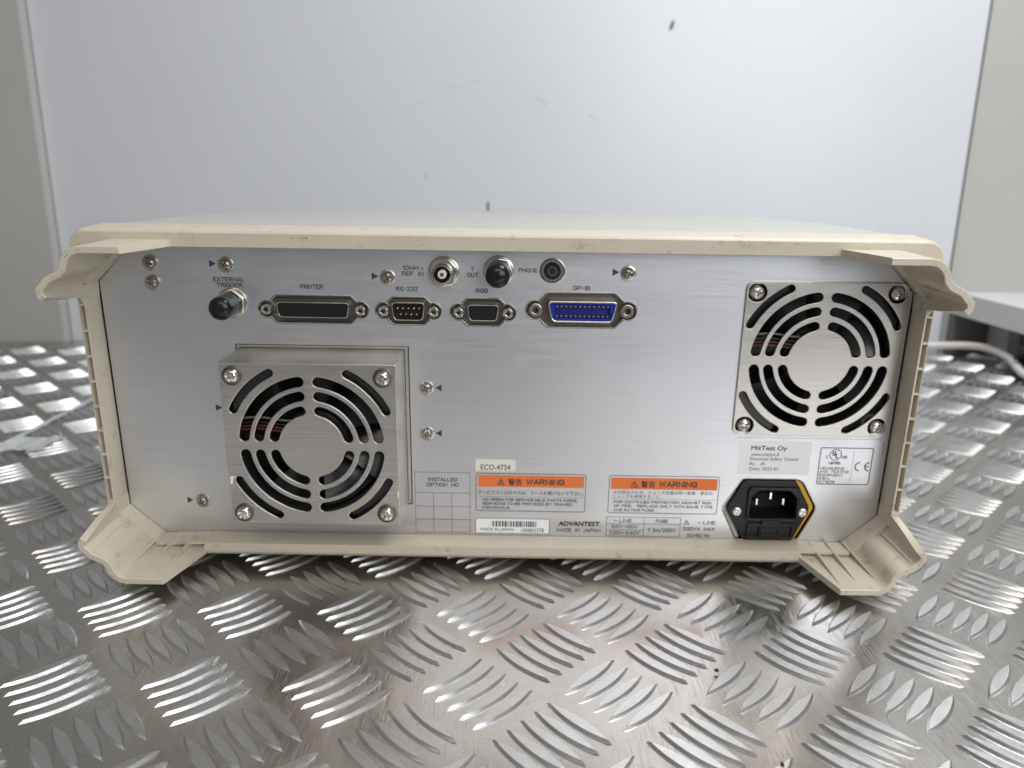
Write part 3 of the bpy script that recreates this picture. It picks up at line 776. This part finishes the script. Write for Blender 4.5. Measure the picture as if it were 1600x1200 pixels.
# approval box
ub = frame(170.9, 199.6, 40.4, 62.1, .5, 1.0, inst, name='approval_label'); tag(ub, 'printed approval box with safety marks')
link('printed_ring', plate('printed_ring', circ(179.4, 57.9, 3.3, 32), [circ(179.4, 57.9, 2.85, 32)], -.05, -.02, 'ink'), ub)
text('U', 177.6, 179.5, 57.3, 60.1, ub, weight=.03); text('L', 179.4, 181.0, 55.9, 58.7, ub, weight=.03)
text('C', 174.1, 175.5, 55.8, 57.5, ub, weight=.012); text('US', 183.1, 185.8, 55.8, 57.5, ub, weight=.02); text('LISTED', 176.2, 182.5, 52.3, 53.9, ub, weight=.03)
for s, a, b, c in [('MEASURING', 172.0, 185.2, 49.2), ('AND  TESTING', 171.8, 187.8, 47.2), ('EQUIPMENT', 171.9, 184.9, 45.2), ('63KJ', 171.9, 177.8, 43.2), ('E171829', 172.0, 180.9, 41.2)]:
    text(s, a, b, c, c + 1.6, ub, weight=.012)
lines([(189.15, 42.4, 189.15, 60.0)], .15, ub)
def arcband(cx, cz, r, t, a0, a1, n=16):
    return [(cx + (r + t / 2) * math.cos(math.radians(a0 + (a1 - a0) * k / n)), cz + (r + t / 2) * math.sin(math.radians(a0 + (a1 - a0) * k / n))) for k in range(n + 1)] + \
           [(cx + (r - t / 2) * math.cos(math.radians(a1 + (a0 - a1) * k / n)), cz + (r - t / 2) * math.sin(math.radians(a1 + (a0 - a1) * k / n))) for k in range(n + 1)]
for cx in (193.3, 198.5):
    link('printed_mark', plate('printed_mark', arcband(cx, 51.2, 2.45, .65, 92, 268), [], -.05, -.02, 'ink'), ub)
MB().box(196.2, 198.3, -.05, -.02, 50.9, 51.5).build('printed_mark', 'ink', ub)

# ---- screws ---------------------------------------------------------------
def screw_mesh(name, R, H, cross, m, washer=None):
    """pan head with a recessed cross; faces -Y, seat at y = 0"""
    nr, na = 16, 40; mb = MB(); vs = []; fs = []
    hw = .19 * R
    for i in range(nr + 1):
        r = R * i / nr
        for k in range(na):
            a = 2 * PI * k / na; x, z = r * math.cos(a), r * math.sin(a)
            t = r / R
            h = H * (1 - .35 * t ** 2 - .65 * t ** 7)
            if i == nr: h = 0
            ax, az = abs(x), abs(z)
            if cross:
                d1 = min(1, max(0, (hw - az) / (hw * .5))) * min(1, max(0, (cross - ax) / (.35)))
                d2 = min(1, max(0, (hw - ax) / (hw * .5))) * min(1, max(0, (cross - az) / (.35)))
                h -= max(d1, d2) * H * .75
            vs.append((x, -h, z))
    for i in range(nr):
        for k in range(na):
            k2 = (k + 1) % na; fs.append((i * na + k, i * na + k2, (i + 1) * na + k2, (i + 1) * na + k))
    mb.add(vs, fs)
    return mb.mesh(name, m, 40, False)
def washer_mesh(R, t, m='nickel'):
    return MB().lathe(0, 0, [(R - .3, 0), (R, -.1), (R, -t + .15), (R - .25, -t), (1.5, -t)], 32).mesh('washer', m, 40)
small_s = screw_mesh('screw', 2.9, 1.9, 1.9, 'nickel'); small_w = washer_mesh(3.95, .8, 'nickel')
big_s = screw_mesh('screw', 3.85, 2.7, 2.4, 'chrome'); big_w = washer_mesh(4.9, .9, 'dull')
ear_s = screw_mesh('screw', 2.7, .7, 1.7, 'chrome')
def screw(x, z, y, sm, wm, ang, parent):
    o = link('screw', sm, parent, (x, y - (.8 if wm else 0), z), (0, ang, 0))
    if wm: link('washer', wm, o, (0, .8, 0))
    return o
for i, (x, z) in enumerate([(-179.5, 156.2), (-179.4, 146.1), (-141.4, 155.8), (-59.8, 150.5), (61.8, 154.4), (-41.2, 92.2), (-41.3, 66.6), (-166.1, 25.2)]):
    screw(x, z, -.02, small_s, small_w, .3 + i * .8, inst)

# ---- fan guards -----------------------------------------------------------
def guard_holes(cx, cz):
    hs = []
    for q in range(4):
        for r0, r1 in ((31.2, 36.3), (24.0, 28.9), (16.6, 21.4)):
            rm = (r0 + r1) / 2; e = math.degrees(math.asin((2.1 + (r1 - r0) / 2) / rm))
            hs.append(arc_slot(cx, cz, r0, r1, 90 * q + e, 90 * q + 90 - e))
        hs.append(arc_slot(cx, cz, 40.1, 44.3, 90 * q + 26.5, 90 * q + 63.5))
    return hs
def fan_unit(cx, cz, y, parent, spin):
    """fan behind a guard: frame with a round duct, hub, seven blades"""
    o = link('fan', plate('fan', rrect(cx - 39.5, cx + 39.5, cz - 39.5, cz + 39.5, 3), [circ(cx, cz, 37.6, 40)], y, y + 24, 'fan', .4), parent)
    MB().lathe(cx, cz, [(17, y + 18), (17, y + 2.5), (16, y + 1.5), (2, y + 1.2)], 32).build('hub', 'fan', o, 35)
    for k in range(7):
        a0 = spin + 2 * PI * k / 7; vs = []; fs = []
        for i in range(7):
            r = 16 + 20.5 * i / 6
            for j in range(5):
                a = a0 + (j / 4) * .78 - .1 * i / 6; yy = y + 3.5 + 12 * (j / 4) ** 1.2
                vs.append((cx + r * math.cos(a), yy, cz + r * math.sin(a)))
        n = len(vs); vs += [(x, yy + .9, z) for x, yy, z in vs]
        for i in range(6):
            for j in range(4):
                q = (i * 5 + j, (i + 1) * 5 + j, (i + 1) * 5 + j + 1, i * 5 + j + 1); fs += [q, tuple(n + t for t in reversed(q))]
        MB().add(vs, fs).build('blade', 'fan', o, 35)
    MB().box(cx - 39, cx + 39, y + 25, y + 27, cz - 39, cz + 39).build('back_plate', 'dark', o)
    return o
# left: fan box standing proud of the panel
BX0, BX1, BZ0, BZ1 = -138.6, -52.5, 26.6, 112.6
fx, fz = -95.6, 69.7
front = plate('fan_cover', rrect(BX0, BX1, BZ0, BZ1, .8), guard_holes(fx, fz), -29.5, -28.2, 'guard', .35, 35, 2)
mb = MB().absorb(front)
t = 1.2
mb.box(BX0, BX1, -28.9, 1.0, BZ1 - t, BZ1 - .02).box(BX0, BX1, -28.9, 1.0, BZ0 + .02, BZ0 + t)
mb.box(BX0 + .01, BX0 + t, -28.88, .9, BZ0 + t + .05, BZ1 - t - .05).box(BX1 - t, BX1 - .01, -28.88, .9, BZ0 + t + .05, BZ1 - t - .05)
fc = tag(mb.build('fan_cover', 'guard', inst, 35), 'raised square fan cover box')
fan_unit(fx, fz, -25.5, inst, .4)
for i, (x, z) in enumerate([(-132.2, 106.1), (-58.9, 105.9), (-132.3, 33.0), (-59.2, 33.6)]):
    screw(x, z, -29.52, big_s, big_w, .5 + i * .9, fc)
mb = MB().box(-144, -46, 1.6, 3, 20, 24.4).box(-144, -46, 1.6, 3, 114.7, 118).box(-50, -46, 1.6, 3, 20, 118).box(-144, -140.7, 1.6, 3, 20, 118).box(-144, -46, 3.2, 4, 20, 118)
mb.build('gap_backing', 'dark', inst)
link('cover_flange', plate('cover_flange', rrect(-140.1, -50.7, 25.0, 114.2, .3), [rrect(-138.8, -52.3, 26.4, 112.8, .1)], .35, 1.3, 'guard', .1), fc)
# scraped bare spots on the cover edges
MB().prism([(-138.4, 52.5), (-135.4, 53.2), (-136.6, 51.6), (-137.0, 48.6), (-138.3, 48.9), (-137.8, 51.2)], -29.62, -29.52).build('scrape_mark', 'label', fc)
MB().prism([(-53.4, 46.2), (-52.8, 46.4), (-52.9, 42.4), (-53.6, 43.2)], -29.62, -29.52).build('scrape_mark', 'label', fc)
# right: flush guard
gx, gz = 163.2, 110.2
sc2 = [(127.6, 145.7), (198.7, 146.0), (128.0, 74.4), (198.6, 74.3)]
fg = link('fan_guard', plate('fan_guard', rrect(122.0, 204.4, 68.8, 151.5, 4.2), guard_holes(gx, gz) + [circ(x, z, 4.9, 26) for x, z in sc2], -1.3, -.05, 'guard', .25, 35, 2), inst)
tag(fg, 'flush square fan guard plate')
for i, (x, z) in enumerate(sc2):
    screw(x, z, -.03, big_s, None, .2 + i * 1.1, fg)
fan_unit(gx, gz, 3.0, inst, .1)
def wires(cx, cz, y, parent):
    for dz, m in ((14, 'white_wire'), (11.5, 'black'), (9.6, 'red'), (7.9, 'red')):
        MB().tube(smoothpts([(cx - 37, y + .5, cz + dz - 1), (cx - 26, y, cz + dz), (cx - 14, y, cz + dz - 1.5), (cx - 6, y + 2, cz + dz - 2)], 5), .6, 8).build('wire', m, parent, 60)
wires(fx, fz, -26.3, inst); wires(gx, gz, .9, inst)
# seam of the lower right panel plate
link('seam_line', plate('seam_line', rrect(124.5, 204.6, 38, 67.2, 2.5), [rrect(124.75, 204.3, 37.5, 66.9, 2.4)], -.045, -.02, 'dull'), panel) if False else None
lines([(125.5, 67.1, 203.0, 67.1), (204.4, 58.0, 204.4, 65.8)], .18, panel, name='seam_line', m='dull')

# ---- D-sub and GPIB connectors --------------------------------------------
def trap(cx, cz, w, h, sl, r):
    return rpoly([(cx - w, cz + h), (cx + w, cz + h), (cx + w - sl, cz - h), (cx - w + sl, cz - h)], r, 4)
hexm = plate('jack_nut', circ(0, 0, 2.9, 6, .3), [circ(0, 0, 1.25, 14)], -2.2, 3.0, 'chrome', .2)
hexb = plate('jack_nut', circ(0, 0, 3.5, 20), [circ(0, 0, 1.7, 16)], -1.2, 3.0, 'nickel', .3)
def connector(key, name, w, h, sl, lab, insert, nut):
    cx, cz, bw, bh, ex, re, ch = CONN[key]
    o = link(name, plate(name, conn_cut(cx, cz, bw, bh, ex, re, ch, 1.5), [], 3.4, 4.2, 'dull'), inst); tag(o, lab)
    link('cutout_rim', plate('cutout_rim', conn_cut(cx, cz, bw, bh, ex, re, ch, .55), [conn_cut(cx, cz, bw, bh, ex, re, ch, -.12)], -.22, 3.2, 'nickel', .12), o)
    link('shell', plate('shell', trap(cx, cz, w + .42, h + .42, sl, 2.2), [trap(cx, cz, w, h, sl, 1.8)], -2.2, 3.6, 'chrome', .12, 35, 2), o)
    link('shell_flange', plate('shell_flange', trap(cx, cz, w + 2.0, h + 1.6, sl, 2.6), [], 2.4, 3.3, 'dull', .2), o)
    link('insert', plate('insert', trap(cx, cz, w - .05, h - .05, sl, 1.7), [], -1.5 if insert != 'male' else 1.5, 2.3, 'black', .1), o)
    for s in (-1, 1): link('jack_nut', nut, o, (cx + s * ex, 0, cz))
    return o, cx, cz
o, cx, cz = connector('db25', 'printer_connector', 18.3, 3.6, 1.1, 'long black socket connector marked PRINTER', 'female', hexm)
mb = MB()
for k in range(13): mb.lathe(cx - 16.6 + 2.76 * k, cz + 1.4, [(.5, -1.53), (.42, -1.55)], 8)
for k in range(12): mb.lathe(cx - 15.2 + 2.76 * k, cz - 1.4, [(.5, -1.53), (.42, -1.55)], 8)
tag(mb.build('pin_hole_shade', 'dark', o), kind='stuff')  # flat dark discs paint the shade of the holes
o, cx, cz = connector('db9', 'serial_connector', 8.2, 4.3, 1.2, 'nine pin connector marked RS-232', 'male', hexm)
pin = MB().lathe(0, 0, [(.5, 2), (.5, -.9), (.35, -1.3), (.1, -1.4)], 10).mesh('pin', 'gold', 40)
for k in range(5): link('pin', pin, o, (cx - 5.5 + 2.76 * k, 0, cz + 1.5))
for k in range(4): link('pin', pin, o, (cx - 4.1 + 2.76 * k, 0, cz - 1.6))
o, cx, cz = connector('vga', 'video_connector', 7.7, 3.8, 1.1, 'small black socket connector marked RGB', 'female', hexm)
mb = MB()
for j in range(3):
    for k in range(5): mb.lathe(cx - 4.9 + 2.3 * k + (.6 if j == 1 else 0), cz + 2.2 - 2.1 * j, [(.6, -1.53), (.5, -1.55)], 8)
tag(mb.build('pin_hole_shade', 'dark', o), kind='stuff')  # dark discs on the insert stand in for shaded holes
cx, cz, bw, bh, ex, re, ch = CONN['gpib']
o = link('bus_connector', plate('bus_connector', conn_cut(cx, cz, bw, bh, ex, re, ch, 1.5), [], 3.4, 4.2, 'dull'), inst); tag(o, 'wide blue bus connector marked GP-IB')
link('cutout_rim', plate('cutout_rim', conn_cut(cx, cz, bw, bh, ex, re, ch, .55), [conn_cut(cx, cz, bw, bh, ex, re, ch, -.12)], -.22, 3.2, 'nickel', .12), o)
zc = cz - .35
link('shell', plate('shell', trap(cx + .5, zc, 18.0, 5.6, 2.6, 2.4), [trap(cx + .5, zc, 17.0, 4.6, 2.3, 1.8)], -2.6, 3.6, 'chrome', .4, 35, 2), o)
link('insert', plate('insert', trap(cx + .5, zc, 16.95, 4.55, 2.3, 1.8), [rrect(cx - 13.7, cx + 14.7, zc - 3.6, zc + 3.6, .5)], -1.6, 3.4, 'blue', .2), o)
MB().box(cx - 13.7, cx + 14.7, 1.2, 3.2, zc - 3.6, zc + 3.6).build('tongue', 'navy', o)
ct = MB()
ctm = MB().box(-.55, .55, -1.3, 1.1, -.35, .35).mesh('contact', 'chrome')
sep = MB().box(-.35, .35, -1.2, 1.1, -.5, .5).mesh('divider', 'inkblack')
for k in range(12):
    x = cx - 12.4 + 2.36 * k
    link('contact', ctm, o, (x, 0, zc + 2.6)); link('contact', ctm, o, (x, 0, zc - 2.5))
for k in range(12):
    x = cx - 12.4 + 2.36 * k
    link('contact_slot', MB().box(x - .6, x + .6, .2, .9, zc - 3.5, zc - 2.9).mesh('contact_slot', 'inkblack'), o)
for s in (-1, 1): link('jack_nut', hexb, o, (cx + s * ex, 0, cz))

# ---- coaxial sockets, caps, phone jack ------------------------------------
def coax(name, x, z, lab, cap=None, tilt=0):
    o = link(name, MB().lathe(x, z, [(7.9, .1), (7.9, -.5), (7.5, -.7), (4, -.7)], 40).mesh(name, 'nickel', 30), inst); tag(o, lab)
    link('nut', plate('nut', circ(x, z, 7.6, 6, tilt), [circ(x, z, 4.6, 24)], -3.2, -.7, 'chrome', .35, 30, 2), o)
    if cap is None:
        MB().lathe(x, z, [(4.9, .5), (4.9, -9.8), (4.6, -10.4), (4.1, -10.5), (4.0, -9.5), (3.95, -4), (3.9, -3.8)], 36).build('barrel', 'nickel', o, 35)
        MB().lathe(x, z, [(2.2, -3.9), (2.2, -9.6), (2.0, -9.9), (1.0, -9.9)], 24).build('insulator', 'cream', o, 35)
        MB().lathe(x, z, [(3.8, -4.0), (2.3, -4.05)], 24).build('socket_floor', 'dark', o, 35)
        MB().lathe(x, z, [(.95, -9.85), (.95, -10.3), (.6, -10.35), (.5, -10.0)], 16).build('centre_contact', 'dull', o, 35)
        for s in (-1, 1): MB().box(x - 5.9 if s < 0 else x + 4.6, x - 4.6 if s < 0 else x + 5.9, -8.6, -6.9, z - .8, z + .8).build('bayonet_lug', 'nickel', o)
    else:
        R, L = cap
        pr = [(R * .97, -1.2), (R * .99, -3)] + [(R, -L + R * .62)]
        for k in range(1, 9):
            a = k / 8 * PI / 2; pr.append((max(R * math.cos(a), .05), -L + R * .62 - R * .62 * math.sin(a)))
        MB().lathe(x, z, pr, 40).build('dust_cap', 'rubber', o, 50)
coax('reference_socket', -31.4, 153.7, 'open coaxial socket marked 10MHz REF IN', None, .2)
coax('video_out_socket', -3.8, 154.5, 'capped coaxial socket marked Y OUT', (6.0, 20.5), .9)
coax('trigger_socket', -140.0, 136.2, 'capped coaxial socket marked EXTERNAL TRIGGER', (5.9, 19.5), .4)
ph = link('phone_jack', MB().lathe(23.4, 155.0, [(6.5, -.05), (6.45, -.5), (6.1, -.6), (5.7, -.2), (4.6, 2.6), (4.4, 2.7)], 40).mesh('phone_jack', 'nickel', 45), inst); tag(ph, 'small round phone jack')
MB().lathe(23.4, 155.0, [(4.35, 2.8), (4.3, -1.2), (4.0, -1.5), (2.0, -1.5), (1.9, 1.0)], 32).build('jack_body', 'black', ph, 35)
MB().lathe(23.4, 155.0, [(2.5, -1.52), (2.45, -1.75), (1.75, -1.75), (1.7, -1.52)], 24).build('contact_ring', 'dull', ph, 35)
MB().lathe(23.4, 155.0, [(1.65, -1.77), (1.6, -1.8)], 20).build('jack_hole_shade', 'dark', ph)  # dark disc on the jack face, painted shade of its opening

# ---- mains inlet ----------------------------------------------------------
iz = link('mains_inlet', plate('mains_inlet', rpoly([(131.3, 42.4), (159.6, 42.5), (162.0, 39.0), (168.6, 27.2), (168.6, 24.3), (161.6, 6.8), (133.8, 6.6), (123.6, 24.5), (123.6, 27.0)], 1.4), [rpoly([(139.6, 37.0), (156.6, 36.9), (161.0, 32.6), (161.4, 20.0), (135.7, 20.0), (136.1, 32.8)], .8), circ(129.3, 23.6, 2.5, 20), circ(165.5, 23.5, 2.5, 20)], -.9, 2.5, 'black', .5, 35, 2), inst)
tag(iz, 'black mains inlet with fuse drawer')
link('rim_edge', plate('rim_edge', [(x + (.6 if x > 146 else -.6), max(z, 6.2)) for x, z in inlet_hole], [[(x, max(z, 6.6)) for x, z in inlet_hole]], -.25, 1.4, 'nickel', .08), iz)
link('socket_rim', plate('socket_rim', rrect(134.0, 162.6, 18.4, 38.8, 2.5), [rpoly([(139.6, 37.0), (156.6, 36.9), (161.0, 32.6), (161.4, 20.0), (135.7, 20.0), (136.1, 32.8)], .8)], -2.2, -.8, 'black', .5, 35, 2), iz)
sk = rpoly([(139.4, 37.2), (156.8, 37.1), (161.2, 32.6), (161.6, 19.8), (135.5, 19.8), (135.9, 32.8)], .8)
link('socket_well', plate('socket_well', [(148.5 + (x - 148.5) * 1.06, 28.5 + (z - 28.5) * 1.08) for x, z in sk], [sk], -.5, 14, 'black'), iz)
MB().box(133, 164, 14, 15, 17, 40).build('socket_back', 'dark', iz)
for x, z, w, h in ((141.2, 27.6, .5, 1.8), (148.6, 31.2, .5, 1.9), (155.9, 27.8, .5, 1.8)):
    MB().box(x - w, x + w, 4.0, 13, z - h, z + h).build('blade_contact', 'chrome', iz)
dr = link('fuse_drawer', plate('fuse_drawer', rrect(135.3, 161.3, 7.4, 17.2, .7), [rrect(136.6, 142.0, 9.0, 15.4, .4), rrect(155.0, 160.0, 9.0, 15.4, .4)], -2.0, -.7, 'black', .2), iz)
MB().prism(rrect(143.0, 153.8, 15.5, 19.6, .5), -3.0, -.8).build('drawer_latch', 'black', iz, 35)
link('latch_frame', plate('latch_frame', rrect(142.8, 154.0, 9.4, 14.6, .4), [rrect(144.2, 152.6, 10.8, 13.4, .3)], -2.6, -1.8, 'black', .15), iz)
for i, (x, z) in enumerate(((129.3, 23.6), (165.5, 23.5))): screw(x, z, -.7, ear_s, None, .7 + i, iz)
link('insulation_sheet', plate('insulation_sheet', [(160.0, 42.8), (163.9, 40.6), (171.6, 27.0), (171.6, 24.8), (163.6, 7.2), (162.0, 8.0), (168.5, 25), (161.5, 39)], [], 1.6, 1.9, 'yellow'), iz)
MB().box(120, 173, 15.2, 16, 5.9, 44).build('well_back', 'dark', iz)
link('insulation_sheet', plate('insulation_sheet', [(129.4, 42.4), (121.9, 26.2), (121.9, 24.0), (130.6, 7.0), (132.5, 7), (125, 25)], [], 1.6, 1.9, 'cable'), iz)
